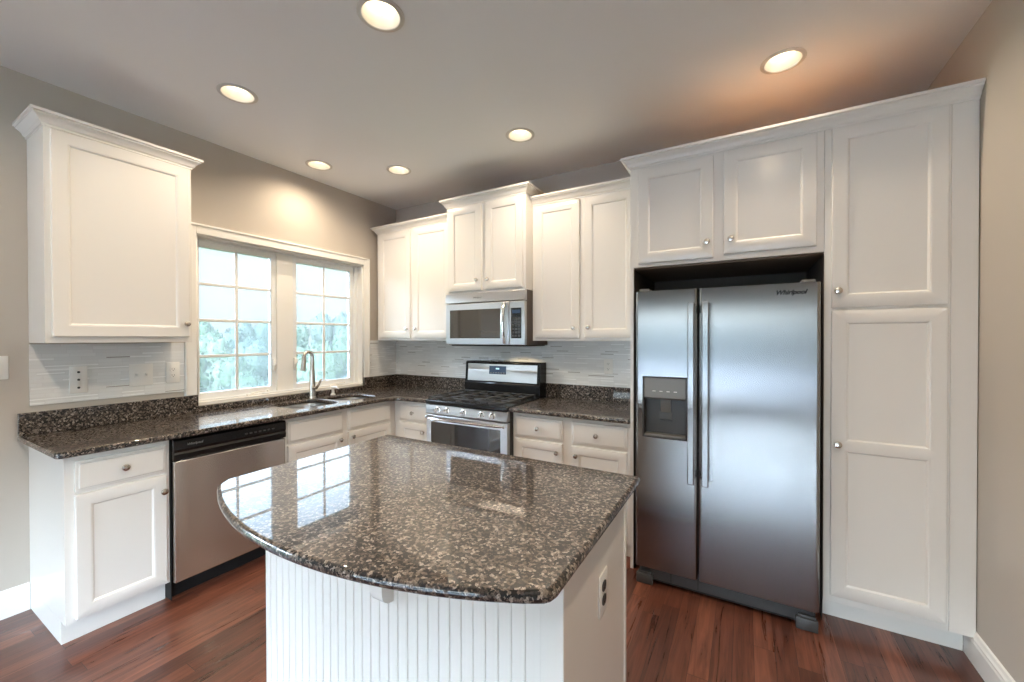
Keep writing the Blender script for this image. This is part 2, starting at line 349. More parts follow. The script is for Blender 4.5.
# kitchen window
w1 = bpy.data.objects.new('window_1', None); COL.objects.link(w1); w1['kind'] = 'structure'
def casing_bm():
    b = bmesh.new(); c = 0.070
    def leg(y0, y1, z0, z1):
        box(b, 0.0, 0.017, y0, y1, z0, z1, 0.003)
    leg(OY0 - c, OY0, 1.039, OZ1 + c); leg(OY1, OY1 + c*0.93, 1.039, OZ1 + c); leg(OY0, OY1, OZ1, OZ1 + c)
    box(b, 0.017, 0.024, OY0 - c, OY0 - c + 0.016, 1.039, OZ1 + c, 0.003); box(b, 0.017, 0.024, OY1 + c*0.93 - 0.016, OY1 + c*0.93, 1.039, OZ1 + c, 0.003)
    box(b, 0.017, 0.024, OY0 - c, OY1 + c*0.93, OZ1 + c - 0.016, OZ1 + c, 0.003)
    return b
O('casing', casing_bm(), TRIMW, w1)
b = bmesh.new(); JX = -0.145
box(b, JX, 0.0, OY0, OY0 + 0.012, OZ0, OZ1); box(b, JX, 0.0, OY1 - 0.012, OY1, OZ0, OZ1); box(b, JX, 0.0, OY0, OY1, OZ1 - 0.012, OZ1); box(b, JX, 0.0, OY0, OY1, OZ0, OZ0 + 0.02)
O('jamb', b, TRIMW, w1)
def bars(b, x0, x1, y0, y1, z0, z1, l, r, bt, tp, bev=0.004):
    box(b, x0, x1, y0, y0 + l, z0, z1, bev); box(b, x0, x1, y1 - r, y1, z0, z1, bev)
    box(b, x0, x1, y0 + l - 0.002, y1 - r + 0.002, z0, z0 + bt, bev); box(b, x0, x1, y0 + l - 0.002, y1 - r + 0.002, z1 - tp, z1, bev)
    return b
MY0, MY1 = -1.252, -1.115
O('mullion', bx(-0.13, -0.072, MY0, MY1, OZ0 + 0.02, OZ1 - 0.012, bev=0.003), TRIMW, w1)
CR = None
O('frame', bars(bmesh.new(), -0.14, -0.066, OY0 + 0.0122, OY1 - 0.0122, OZ0 + 0.0202, OZ1 - 0.0122, 0.004, 0.036, 0.012, 0.012), VINYL, w1)
for (a0, a1) in ((OY0 + 0.016, MY0), (MY1, OY1 - 0.048)):
    s = O('sash', bars(bmesh.new(), -0.128, -0.083, a0, a1, OZ0 + 0.02, OZ1 - 0.012, 0.040, 0.040, 0.055, 0.056), VINYL, w1)
    g0, g1, h0, h1 = a0 + 0.040, a1 - 0.040, OZ0 + 0.075, OZ1 - 0.068
    O('pane', bx(-0.107, -0.103, g0 - 0.01, g1 + 0.01, h0 - 0.01, h1 + 0.01), PANE, s)
    b = bmesh.new(); ym = (g0 + g1)/2
    box(b, -0.111, -0.099, ym - 0.010, ym + 0.010, h0, h1, 0.002)
    for k in (1, 2, 3): box(b, -0.1105, -0.0995, g0, g1, h0 + (h1 - h0)*k/4 - 0.010, h0 + (h1 - h0)*k/4 + 0.010, 0.002)
    O('muntin_grid', b, VINYL, s)
    b = bmesh.new(); yc = a0 + 0.40                        # crank operator on the sash's bottom rail
    box(b, -0.083, -0.050, yc - 0.06, yc + 0.05, OZ0 + 0.018, OZ0 + 0.034, 0.006); tube(b, [(-0.058, yc - 0.03, OZ0 + 0.036), (-0.050, yc + 0.03, OZ0 + 0.045), (-0.042, yc + 0.09, OZ0 + 0.040)], [0.006, 0.005, 0.005])
    lathe(b, [(0, 0), (0.009, 0.002), (0.009, 0.016), (0, 0.02)], 12, Matrix.Translation((-0.042, yc + 0.09, OZ0 + 0.036)))
    O('crank_handle', b, TRIMW, w1)
    b = bmesh.new(); yl = a1 - 0.02 if a0 < -1.5 else a0 + 0.02    # casement lock lever beside the mullion
    box(b, -0.085, -0.069, yl - 0.012, yl + 0.012, 1.16, 1.26, 0.004); tube(b, [(-0.073, yl, 1.20), (-0.051, yl, 1.215), (-0.043, yl + 0.004, 1.25)], [0.007, 0.006, 0.005])
    O('lock_lever', b, TRIMW, w1)
# glazed opening behind the camera
w2 = bpy.data.objects.new('window_2', None); COL.objects.link(w2); w2['kind'] = 'structure'
n_ = 4
for i in range(n_):
    x0 = RX0 + (RX1 - RX0)*i/n_; x1 = RX0 + (RX1 - RX0)*(i + 1)/n_; b = bmesh.new()
    box(b, x0, x0 + 0.05, YB - 0.10, YB - 0.04, RZ0, RZ1); box(b, x1 - 0.05, x1, YB - 0.10, YB - 0.04, RZ0, RZ1); box(b, x0 + 0.05, x1 - 0.05, YB - 0.10, YB - 0.04, RZ0, RZ0 + 0.08); box(b, x0 + 0.05, x1 - 0.05, YB - 0.10, YB - 0.04, RZ1 - 0.07, RZ1)
    s = O('sash', b, TRIMW, w2); O('pane', bx(x0 + 0.045, x1 - 0.045, YB - 0.072, YB - 0.068, RZ0 + 0.075, RZ1 - 0.065), PANE, s)
b = bmesh.new(); box(b, RX0 - 0.08, RX0, YB, YB + 0.018, 0, RZ1 + 0.08); box(b, RX1, RX1 + 0.08, YB, YB + 0.018, 0, RZ1 + 0.08); box(b, RX0, RX1, YB, YB + 0.018, RZ1, RZ1 + 0.08); O('casing', b, TRIMW, w2)

w3 = bpy.data.objects.new('window_3', None); COL.objects.link(w3); w3['kind'] = 'structure'
for i in range(2):
    a0 = GY0 + (GY1 - GY0)*i/2; a1 = a0 + (GY1 - GY0)/2
    s = O('sash', bars(bmesh.new(), -0.10, -0.055, a0, a1, GZ0, GZ1, 0.07, 0.07, 0.12, 0.08), TRIMW, w3)
    O('pane', bx(-0.080, -0.076, a0 + 0.065, a1 - 0.065, GZ0 + 0.115, GZ1 - 0.075), PANE, s)
b = bmesh.new(); box(b, 0, 0.017, GY0 - 0.08, GY0, 0.141, GZ1 + 0.08); box(b, 0, 0.017, GY1, GY1 + 0.08, 0.141, GZ1 + 0.08); box(b, 0, 0.017, GY0, GY1, GZ1, GZ1 + 0.08); O('casing', b, TRIMW, w3)

w4 = bpy.data.objects.new('added_window_4', None); COL.objects.link(w4); w4['kind'] = 'structure'  # added glazing out of view, brightens the island's side
for i in range(2):
    a0 = HY0 + (HY1 - HY0)*i/2; a1 = a0 + (HY1 - HY0)/2
    s = O('sash', bars(bmesh.new(), W + 0.055, W + 0.10, a0, a1, HZ0, HZ1, 0.07, 0.07, 0.12, 0.08), TRIMW, w4)
    O('pane', bx(W + 0.076, W + 0.080, a0 + 0.065, a1 - 0.065, HZ0 + 0.115, HZ1 - 0.075), PANE, s)

# ------------------------------------------------------------------ cabinets
T = 0.020
def knob_bm():
    return lathe(bmesh.new(), [(0, 0), (0.0075, 0), (0.0075, 0.003), (0.0055, 0.008), (0.0065, 0.014), (0.0145, 0.018), (0.0165, 0.022), (0.015, 0.027), (0.009, 0.0295), (0, 0.030)], 20, FRONT)
KNOB = None
def put_knob(parent, x, z, y=-T):
    global KNOB
    if KNOB is None: KNOB = O('knob', knob_bm(), NICKEL, parent, (x, y, z)); return KNOB
    return same('knob', KNOB, parent, (x, y, z))
def panel_rings(fl, fr, fb, ft, ol=1, orr=1, ob=1, ot=1):
    e = 0.004; out = []
    for ins, y in ((0, 0), (0, -T + e), (e*0.3, -T + e*0.3), (e, -T)): out.append((ins*ol, ins*orr, ins*ob, ins*ot, y if (ol and orr and ob and ot) else y))
    for ins, y in ((0, -T), (0.003, -T + 0.0015), (0.006, -T + 0.0015), (0.013, -T + 0.0085)): out.append((fl + ins, fr + ins, fb + ins, ft + ins, y))
    return out
def door_bm(w, h, fw_=0.055, rails=()):
    """framed door with a recessed panel; rails: heights of middle rails (centre)"""
    bm = bmesh.new()
    if not rails: return rings_panel(bm, 0, w, 0, h, panel_rings(fw_, fw_, fw_, fw_))
    m = rails[0]
    rings_panel(bm, 0, w, 0, m, panel_rings(fw_, fw_, fw_, 0.02, ot=0)); rings_panel(bm, 0, w, m, h, panel_rings(fw_, fw_, 0.02, fw_, ob=0)); return bm
def drawer_bm(w, h):
    return rings_panel(bmesh.new(), 0, w, 0, h, [u_(0, 0), u_(0, -T + 0.009), u_(0.004, -T + 0.006), u_(0.012, -T + 0.0045), u_(0.0145, -T + 0.001), u_(0.018, -T)])
def front(parent, kind, x0, x1, z0, z1, d, knob=None, rails=(), fw_=0.055):
    w, h = x1 - x0, z1 - z0
    o = O('door' if kind == 'door' else ('drawer' if kind == 'drawer' else 'false_front'), door_bm(w, h, fw_, rails) if kind == 'door' else drawer_bm(w, h), WHITE, parent, (x0, -d, z0))
    if knob: put_knob(o, knob[0] - x0, knob[1] - z0)
    return o
CROWN = [(0, 0), (0.005, 0), (0.006, 0.009), (0.014, 0.015), (0.019, 0.027), (0.029, 0.037), (0.039, 0.044), (0.040, 0.050), (0.048, 0.053), (0.048, 0.066)]
def crown_bm(x0, x1, d, z, left=True, right=True, back=0.0, s=1.0):
    bm = bmesh.new(); rows = []
    prof = CROWN + [(0.0, 0.066)]
    for o_, h in prof:
        o_ *= s; h *= s; r = []
        xl = x0 - o_ if left else x0; xr = x1 + o_ if right else x1
        if left: r.append((xl, -back, z + h))
        r.append((xl, -d - o_, z + h)); r.append((xr, -d - o_, z + h))
        if right: r.append((xr, -back, z + h))
        rows.append([bm.verts.new(p) for p in r])
    rows.append(rows[0])
    for a, b_ in zip(rows, rows[1:]):
        for i in range(len(a) - 1): bm.faces.new((a[i], a[i + 1], b_[i + 1], b_[i]))
    bm.faces.new([r[0] for r in rows[:-1]]); bm.faces.new([r[-1] for r in rows[:-1]][::-1]); return bm
def wall_cab(name, label, loc, rot, w, d, z0, z1, doors, crown=True, cl=True, cr=True, cback=0.0):
    t = thing(name, label, 'cabinet', loc, rot)
    O('body', bx(0, w, -d, -0.003, z0, z1 + 0.03, bev=0.0015), WHITE, t)
    O('top_panel', bx(0.002, w - 0.002, -d - 0.001, -0.004, z1 + 0.0302, z1 + 0.036), WOODTOP, t)
    for dd in doors: front(t, 'door', *dd[:4], d, dd[4])
    if crown: O('crown_molding', crown_bm(0.0, w, d, z1 - 0.001, cl, cr, cback), WHITE, t)
    return t
wall_cab('wall_cabinet', 'white single-door wall cabinet hanging alone left of the window', (0, -2.606, 0), LEFT90, 0.612, 0.300, 1.405, 2.475, [(0.022, 0.594, 1.437, 2.466, (0.572, 1.516))], cback=0.003)
wall_cab('wall_cabinet', 'white two-door wall cabinet in the corner, between window and microwave', (0.050, 0, 0), 0, 0.985, 0.300, 1.405, 2.475, [(0.040, 0.458, 1.428, 2.464, (0.425, 1.515)), (0.497, 0.935, 1.428, 2.464, (0.537, 1.515))], cr=False, cback=0.003)
wall_cab('wall_cabinet', 'raised, deeper white two-door wall cabinet directly above the microwave', (1.037, 0, 0), 0, 0.774, 0.412, 1.806, 2.548, [(0.028, 0.368, 1.822, 2.535, (0.330, 1.906)), (0.406, 0.752, 1.822, 2.535, (0.438, 1.903))], cback=0.003)
wall_cab('wall_cabinet', 'white two-door wall cabinet between microwave and refrigerator', (1.813, 0, 0), 0, 0.8535, 0.300, 1.405, 2.475, [(0.030, 0.397, 1.427, 2.464, (0.356, 1.502)), (0.436, 0.806, 1.427, 2.464, (0.470, 1.505))], cl=False, cr=False, cback=0.003)
# refrigerator surround and pantry share one crown
FD = 0.652
t = thing('refrigerator_cabinet', 'white two-door cabinet built over and around the refrigerator', 'cabinet', (2.668, 0, 0), 0)
O('body', bx(0, 0.956, -FD, -0.003, 1.856, 2.50, bev=0.0015), WHITE, t)
O('side_panel', bx(0, 0.020, -FD, -0.003, 0.0, 1.8558, bev=0.0015), WHITE, t)
O('top_panel', bx(0.002, 0.956, -FD, -0.004, 2.5002, 2.506), WOODTOP, t)
LINER = mat('shaded_cabinet_interior', (0.045, 0.036, 0.031), 0.7)  # near-black: the shade of the recess is put into this colour
O('shade_liner', bx(0.0202, 0.0240, -FD + 0.004, -0.013, 0.002, 1.8445), LINER, t)['label'] = 'inner face darkened with recess shade'; O('shade_liner', bx(0.9522, 0.9558, -FD + 0.004, -0.013, 0.002, 1.8445), LINER, t)['label'] = 'inner face darkened with recess shade'
O('back_panel', bx(0.0202, 0.9558, -0.012, -0.004, 0.002, 1.8445), mat('shaded_taupe_back', (0.16, 0.14, 0.122), 0.8), t)['label'] = 'recess back in taupe darkened with its shade'  # wall taupe darkened to hold the recess shade
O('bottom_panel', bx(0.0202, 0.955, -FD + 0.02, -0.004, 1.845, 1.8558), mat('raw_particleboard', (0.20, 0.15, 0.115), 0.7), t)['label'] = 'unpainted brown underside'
front(t, 'door', 0.050, 0.459, 1.876, 2.442, FD, (0.429, 1.963)); front(t, 'door', 0.511, 0.924, 1.888, 2.448, FD, (0.547, 1.965))
t = thing('pantry_cabinet', 'tall white pantry cabinet filling the space between refrigerator and right wall', 'cabinet', (3.625, 0, 0), 0)
O('body', bx(0, 0.450, -FD, -0.003, 0.110, 2.50, bev=0.0015), WHITE, t)
O('top_panel', bx(0.0, 0.450, -FD, -0.004, 2.5002, 2.506), WOODTOP, t)
O('toe_kick', bx(0, 0.520, -FD + 0.075, -FD + 0.09, 0.001, 0.1098), WHITE, t)
O('filler_strip', bx(0.4502, 0.535, -FD - 0.002, -FD + 0.03, 0.112, 2.50, bev=0.0015), WHITE, t)
front(t, 'door', 0.027, 0.438, 1.575, 2.455, FD, (0.051, 1.655)); front(t, 'door', 0.027, 0.438, 0.150, 1.560, FD, (0.051, 0.905), rails=(0.748,))
tag(O('crown_molding', crown_bm(2.6672, W - 0.003, FD + 0.0028, 2.457, True, False, 0.003), WHITE), 'white crown molding running over the refrigerator cabinet and pantry', 'molding')

def base_cab(name, label, loc, rot, w, d, fronts, open_top=False, side_ends=(0, 0), x_front=0.0, toe=None):
    t = thing(name, label, 'cabinet', loc, rot)
    b = bmesh.new()
    if open_top:
        box(b, 0, w, -d, -0.003, 0.110, 0.640, 0.001); box(b, 0, w, -d, -d + 0.02, 0.6401, 0.889); box(b, 0, 0.018, -d + 0.0201, -0.003, 0.6401, 0.889); box(b, w - 0.018, w, -d + 0.0201, -0.003, 0.6401, 0.889)
    else: box(b, 0, w, -d, -0.003, 0.110, 0.889, 0.001)
    O('body', b, WHITE, t)
    tx = toe or (0, w)
    O('toe_kick', bx(tx[0], tx[1], -d + 0.062, -0.003, 0.001, 0.1098), WHITE, t)
    for f in fronts: front(t, f[0], *f[1:5], d, f[5], fw_=0.05)
    return t
BD = 0.59
base_cab('base_cabinet', 'white base cabinet with drawer and door at the left end, beside the dishwasher', (0, -2.610, 0), LEFT90, 0.390, BD, [('drawer', 0.032, 0.374, 0.716, 0.858, (0.203, 0.790)), ('door', 0.032, 0.374, 0.126, 0.702, (0.356, 0.618))])
base_cab('sink_cabinet', 'white two-door sink base cabinet below the window', (0, -1.600, 0), LEFT90, 1.006, BD, [('false', 0.027, 0.458, 0.712, 0.858, None), ('false', 0.509, 0.942, 0.712, 0.858, None), ('door', 0.027, 0.458, 0.126, 0.696, (0.428, 0.655)), ('door', 0.509, 0.942, 0.126, 0.696, (0.541, 0.655))], open_top=True)
base_cab('base_cabinet', 'narrow white corner base cabinet with drawer, just left of the range', (0.002, 0, 0), 0, 1.016, BD, [('drawer', 0.655, 0.985, 0.716, 0.858, (0.820, 0.787)), ('door', 0.655, 0.985, 0.126, 0.702, (0.940, 0.634))], toe=(0.53, 1.016))
base_cab('base_cabinet', 'white base cabinet with two drawers and doors, between range and refrigerator', (1.799, 0, 0), 0, 0.867, BD, [('drawer', 0.026, 0.396, 0.712, 0.858, (0.211, 0.785)), ('drawer', 0.464, 0.836, 0.712, 0.858, (0.640, 0.785)), ('door', 0.026, 0.396, 0.126, 0.696, (0.360, 0.634)), ('door', 0.464, 0.836, 0.126, 0.696, (0.500, 0.634))])

# ------------------------------------------------------------------ worktops
CT0, CT1 = 0.890, 0.920
bowlA = (0.125, 0.515, -1.440, -1.075); bowlB = (0.150, 0.500, -1.020, -0.690)
def corner_arc(cx, cy, r, a0, a1, n=8): return [(cx + r*math.cos(a0 + (a1 - a0)*i/n), cy + r*math.sin(a0 + (a1 - a0)*i/n)) for i in range(n + 1)]
out = [(0.003, -2.648)] + corner_arc(0.62, -2.618, 0.03, -PI/2, 0, 5) + corner_arc(0.65 + 0.13, -0.655 - 0.13, 0.13, PI, PI/2, 8) + [(1.018, -0.655), (1.018, -0.003), (0.003, -0.003)]
holes = [rrect(*bowlA, 0.09)[::-1], rrect(*bowlB, 0.09)[::-1]]
t = thing('countertop', 'L-shaped speckled brown granite countertop under the window, running to the range', 'countertop', (0, 0, 0))
O('slab', slab(out, holes, CT0, CT1, 0.009, 3), GRANITE, t, flat_top=True)
def splash(y0, y1, h): return bx(0.003, 0.024, y0, y1, CT1 + 0.0002, CT1 + h, bev=0.003)
O('backsplash', splash(-2.648, OY0 + 0.003, 0.118), GRANITE, t); O('backsplash', splash(OY0 + 0.0035, OY1 - 0.0035, 0.040), GRANITE, t); O('backsplash', splash(OY1 - 0.003, -0.0245, 0.118), GRANITE, t)
O('backsplash', bx(0.003, 1.018, -0.024, -0.003, CT1 + 0.0002, CT1 + 0.118, bev=0.003), GRANITE, t)
t = thing('countertop', 'short speckled brown granite countertop between range and refrigerator', 'countertop', (0, 0, 0))
O('slab', slab([(1.799, -0.655), (2.666, -0.655), (2.666, -0.003), (1.799, -0.003)], [], CT0, CT1, 0.009, 3), GRANITE, t, flat_top=True)
O('backsplash', bx(1.799, 2.666, -0.024, -0.003, CT1 + 0.0002, CT1 + 0.118, bev=0.003), GRANITE, t)

# tile backsplashes
tag(O('tile_backsplash', bx(0.0015, 0.009, -2.606, OY0 - 0.072, 1.072, 1.398), TILEY), 'pale linear mosaic tile backsplash left of the window', 'backsplash')
tag(O('tile_backsplash', bx(0.0015, 0.009, OY1 + 0.067, -0.010, 1.0385, 1.404), TILEY), 'narrow pale mosaic tile backsplash right of the window, at the corner', 'backsplash')
b = bmesh.new(); box(b, 0.0015, 1.018, -0.009, -0.0015, 1.0385, 1.404); box(b, 1.0182, 1.798, -0.009, -0.0015, 0.915, 1.80); box(b, 1.7982, 2.666, -0.009, -0.0015, 1.0385, 1.404)
tag(O('tile_backsplash', b, TILEX), 'long pale mosaic tile backsplash on the back wall behind the range', 'backsplash')

# ------------------------------------------------------------------ sink, faucet, dispenser
t = thing('sink', 'stainless double-bowl undermount sink set in the counter below the window', 'sink', (0, 0, 0))
for (x0, x1, y0, y1) in (bowlA, bowlB):
    bm = bmesh.new(); R = []
    for e, z, r in ((-0.012, CT0 - 0.003, 0.098), (0.0, CT0 - 0.003, 0.09), (0.004, CT0 - 0.02, 0.088), (0.012, CT0 - 0.15, 0.085), (0.02, CT0 - 0.18, 0.075), (0.05, CT0 - 0.20, 0.05), (0.13, CT0 - 0.204, 0.02)):
        R.append([bm.verts.new((x, y, z)) for x, y in rrect(x0 + e, x1 - e, y0 + e, y1 - e, r)])
    for a, c in zip(R, R[1:]):
        for i in range(len(a)): bm.faces.new((a[i], a[(i + 1) % len(a)], c[(i + 1) % len(c)], c[i]))
    bm.faces.new(R[-1]); bo = O('bowl', bm, STEELS, t, smooth=50)
    O('drain', lathe(bmesh.new(), [(0, 0), (0.02, 0.001), (0.028, 0.004), (0.042, 0.005), (0.044, 0.001), (0.044, 0)], 20, Matrix.Translation(((x0 + x1)/2, (y0 + y1)/2, CT0 - 0.203))), CHROME, bo)
t = thing('faucet', 'brushed nickel pull-down faucet standing behind the sink', 'faucet', (0.085, -1.045, CT1 + 0.0006), math.radians(-82))
O('column', lathe(bmesh.new(), [(0, 0), (0.031, 0), (0.031, 0.006), (0.027, 0.012), (0.0255, 0.10), (0.022, 0.20), (0.0175, 0.26), (0.016, 0.30)], 20), NICKEL, t)
arc = [(0, 0, 0.295)] + [(0.040 - 0.040*math.cos(PI*i/10*0.93), 0.0, 0.352 + 0.040*math.sin(PI*i/10*0.93)) for i in range(11)]
O('spout', tube(bmesh.new(), arc, 0.0145), NICKEL, t)
O('spray_head', tube(bmesh.new(), [arc[-1], (0.083, 0, 0.325), (0.087, 0, 0.28), (0.092, 0, 0.235)], [0.0155, 0.017, 0.0205, 0.022]), NICKEL, t)
O('lever', tube(bmesh.new(), [(0.004, 0.018, 0.085), (0.008, 0.055, 0.088), (0.012, 0.085, 0.115), (0.014, 0.118, 0.165)], [0.016, 0.013, 0.009, 0.011]), NICKEL, t)
t = thing('soap_dispenser', 'small white soap dispenser pump beside the faucet', 'soap dispenser', (0.085, -0.845, CT1 + 0.0006))
O('base', lathe(bmesh.new(), [(0, 0), (0.021, 0), (0.021, 0.006), (0.012, 0.014), (0.010, 0.055), (0, 0.056)], 18), TRIMW, t)
b = lathe(bmesh.new(), [(0, 0.054), (0.016, 0.055), (0.017, 0.07), (0.012, 0.078), (0, 0.08)], 18); tube(b, [(0, 0, 0.068), (0.05, 0.0, 0.072), (0.078, 0, 0.060)], [0.010, 0.008, 0.006]); O('pump_head', b, TRIMW, t)

# ------------------------------------------------------------------ dishwasher
t = thing('dishwasher', 'stainless dishwasher with black control panel below the counter', 'dishwasher', (0, -2.2185, 0), LEFT90)
DWW = 0.6165
O('body', bx(0.004, DWW - 0.002, -0.575, -0.01, 0.085, 0.884), BLACKM, t)
d = O('door', bx(0.006, DWW - 0.004, -0.632, -0.576, 0.108, 0.764, bev=0.006), STEELV, t)
b = bmesh.new()                                             # control panel with a shallow curved pocket for the fingers
prism(b, [(-0.576, 0.768), (-0.628, 0.768), (-0.634, 0.774), (-0.636, 0.800), (-0.630, 0.812), (-0.634, 0.826), (-0.632, 0.872), (-0.622, 0.880), (-0.576, 0.880)], 'x', 0.004, DWW - 0.002)
p = O('control_panel', b, BLACK, t)
row('button', bx(-0.008, 0.008, -0.0023, 0.0022, -0.004, 0.004, bev=0.0015), DGREY, p, [(0.368 + k*0.027, -0.6342, 0.842) for k in range(7)])
O('logo', text_bm('Whirlpool', 0.018, 0.0006, 0.25, Matrix.Translation((0.10, -0.6345, 0.842)) @ FRONT), MGREY, p, smooth=0)
O('toe_kick', bx(0.008, DWW - 0.006, -0.545, -0.53, 0.002, 0.104), BLACKM, t)
O('side_seal', bx(0.0, 0.0035, -0.60, -0.05, 0.01, 0.884), BLACKM, t)

# ------------------------------------------------------------------ range
RX, RW = 1.021, 0.774
t = thing('gas_range', 'stainless gas range with black cooktop between the cabinets', 'range', (RX, 0, 0))
O('body', bx(0.002, RW - 0.002, -0.6260, -0.012, 0.055, 0.902, bev=0.002), DGREY, t)
for sx_ in (0.05, RW - 0.05):
    for sy_ in (-0.60, -0.08): O('foot', lathe(bmesh.new(), [(0, 0), (0.018, 0), (0.018, 0.03), (0.010, 0.034), (0.010, 0.0545), (0, 0.0545)], 12, Matrix.Translation((sx_, sy_, 0))), BLACKM, t)
O('drawer', bx(0.004, RW - 0.004, -0.6660, -0.6270, 0.075, 0.235, bev=0.005), STEELR, t)
d = O('oven_door', bx(0.003, RW - 0.003, -0.6680, -0.6270, 0.243, 0.806, bev=0.005), STEELR, t)
O('oven_window', bx(0.055, RW - 0.060, -0.6705, -0.6675, 0.330, 0.752, bev=0.001), GLASSB, d)
hb = [(0.02 + (RW - 0.04)*i/14, -0.6880 - 0.026*math.sin(PI*i/14)**0.5, 0.785) for i in range(15)]
h = O('handle', tube(bmesh.new(), hb, 0.0135, 12, 0.75), CHROME, d)
O('handle_bracket', bx(0.012, 0.034, -0.6940, -0.6681, 0.772, 0.798, bev=0.004), CHROME, h); O('handle_bracket', bx(RW - 0.034, RW - 0.012, -0.6940, -0.6681, 0.772, 0.798, bev=0.004), CHROME, h)
b = prism(bmesh.new(), [(-0.6270, 0.815), (-0.6720, 0.815), (-0.6750, 0.822), (-0.6640, 0.884), (-0.6560, 0.890), (-0.6270, 0.890)], 'x', 0.003, RW - 0.003)
p = O('control_panel', b, STEELR, t)
kb = lathe(bmesh.new(), [(0, 0), (0.024, 0), (0.024, 0.004), (0.019, 0.006), (0.018, 0.03), (0.015, 0.034), (0, 0.034)], 20, FRONT)
box(kb, -0.0035, 0.0035, -0.040, -0.030, -0.017, 0.017, 0.002)
k0 = None
for kx in (0.128, 0.220, 0.384, 0.552, 0.645):
    if k0 is None: k0 = O('knob', kb, CHROME, p, (kx, -0.6700, 0.852))
    else: same('knob', k0, p, (kx, -0.6700, 0.852))
O('cooktop', bx(0.0, RW, -0.6740, -0.145, 0.8905, 0.926, bev=0.006), BLACK, t)
# burners and grates
for (bx_, by_, br) in ((0.16, -0.56, 0.045), (0.16, -0.29, 0.036), (0.384, -0.425, 0.05), (0.608, -0.56, 0.05), (0.608, -0.29, 0.036)):
    bu = O('burner', lathe(bmesh.new(), [(0, 0), (br + 0.012, 0), (br + 0.01, 0.008), (br - 0.006, 0.010), (0, 0.010)], 24, Matrix.Translation((bx_, by_, 0.9262))), DGREY, t)
    O('burner_cap', lathe(bmesh.new(), [(0, 0), (br, 0), (br, 0.005), (br - 0.006, 0.008), (0, 0.009)], 24, Matrix.Translation((bx_, by_, 0.9364))), BLACKM, bu)
for (g0, g1) in ((0.018, 0.262), (0.264, 0.504), (0.506, 0.750)):
    b = bmesh.new(); y0, y1, z0, z1, q = -0.6560, -0.165, 0.944, 0.956, 0.011
    box(b, g0, g1, y0, y0 + q, z0, z1, 0.002); box(b, g0, g1, y1 - q, y1, z0, z1, 0.002); box(b, g0, g0 + q, y0, y1, z0, z1, 0.002); box(b, g1 - q, g1, y0, y1, z0, z1, 0.002)
    xm = (g0 + g1)/2; box(b, xm - q/2, xm + q/2, y0, y1, z0, z1, 0.002)
    for yy in (-0.56, -0.425, -0.29): box(b, g0, xm - 0.03, yy - q/2, yy + q/2, z0, z1, 0.002); box(b, xm + 0.03, g1, yy - q/2, yy + q/2, z0, z1, 0.002)
    for cx_ in (g0, g1 - q):
        for cy_ in (y0, y1 - q, -0.43): box(b, cx_, cx_ + q, cy_, cy_ + q, 0.9262, z0 + 0.002)
    O('grate', b, CASTIRON, t)
# back guard: black riser with a stainless console leaning back
b = prism(bmesh.new(), [(-0.012, 0.903), (-0.140, 0.9265), (-0.140, 1.020), (-0.130, 1.030), (-0.118, 1.205), (-0.105, 1.216), (-0.012, 1.216)], 'x', 0.0, RW)
g = O('back_guard', b, BLACK, t)
def tilt(y, z): return y                                     # console face follows the lean
b = prism(bmesh.new(), [(-0.1295, 1.040), (-0.1335, 1.042), (-0.1225, 1.192), (-0.1185, 1.194)], 'x', 0.030, RW - 0.070 + 0.04)
c = O('console', b, STEELR, g)
b = prism(bmesh.new(), [(-0.1255, 1.105), (-0.1305, 1.105), (-0.1255, 1.178), (-0.1205, 1.178)], 'x', 0.265, 0.440); dsp = O('display', b, DISPLAY, c)
O('display_light', bx(0.335, 0.370, -0.1292, -0.1272, 1.148, 1.160, bev=0.0004), DIGIT, dsp)
row('button', bx(-0.0085, 0.0085, -0.0011, 0.0011, -0.004, 0.004, bev=0.0005), MGREY, dsp, [(0.2845 + k*0.027, -0.1301, 1.117) for k in range(6)])

# ------------------------------------------------------------------ microwave
t = thing('microwave', 'stainless over-range microwave below the raised cabinet', 'microwave', (1.037, 0, 0))
MW = 0.774
O('body', bx(0.002, MW - 0.002, -0.395, -0.012, 1.368, 1.8055, bev=0.002), mat('microwave_case', (0.10, 0.075, 0.06), 0.4), t)
b = bmesh.new(); prism(b, [(-0.3955, 1.722), (-0.432, 1.722), (-0.436, 1.726), (-0.430, 1.800), (-0.424, 1.804), (-0.3955, 1.804)], 'x', 0.0, MW); v = O('vent_grille', b, STEELR, t)
O('logo', text_bm('Whirlpool', 0.020, 0.0005, 0.25, Matrix.Translation((0.33, -0.4345, 1.755)) @ FRONT), MGREY, v, smooth=0)
d = O('door', bx(0.0, 0.630, -0.430, -0.3955, 1.372, 1.7165, bev=0.005), STEELR, t)
O('window', bx(0.045, 0.552, -0.4325, -0.4295, 1.424, 1.664, bev=0.001), GLASSB, d)
hb = [(0.592, -0.438 - 0.030*math.sin(PI*i/12), 1.384 + 0.32*i/12) for i in range(13)]
O('handle', tube(bmesh.new(), hb, [0.014] + [0.016]*11 + [0.014], 12, 0.7), CHROME, d)
p = O('control_panel', bx(0.634, MW, -0.430, -0.3955, 1.372, 1.7165, bev=0.005), STEELR, t)
k_ = O('keypad', bx(0.650, 0.744, -0.4325, -0.4295, 1.424, 1.664, bev=0.001), GLASSB, p)
row('key', bx(-0.010, 0.010, -0.0007, 0.0007, -0.008, 0.008, bev=0.0004), DGREY, k_, [(0.670 + c*0.027, -0.4329, 1.444 + r*0.027) for r in range(6) for c in range(3)])
O('clock', bx(0.662, 0.734, -0.4336, -0.4322, 1.620, 1.648), DISPLAY, k_)
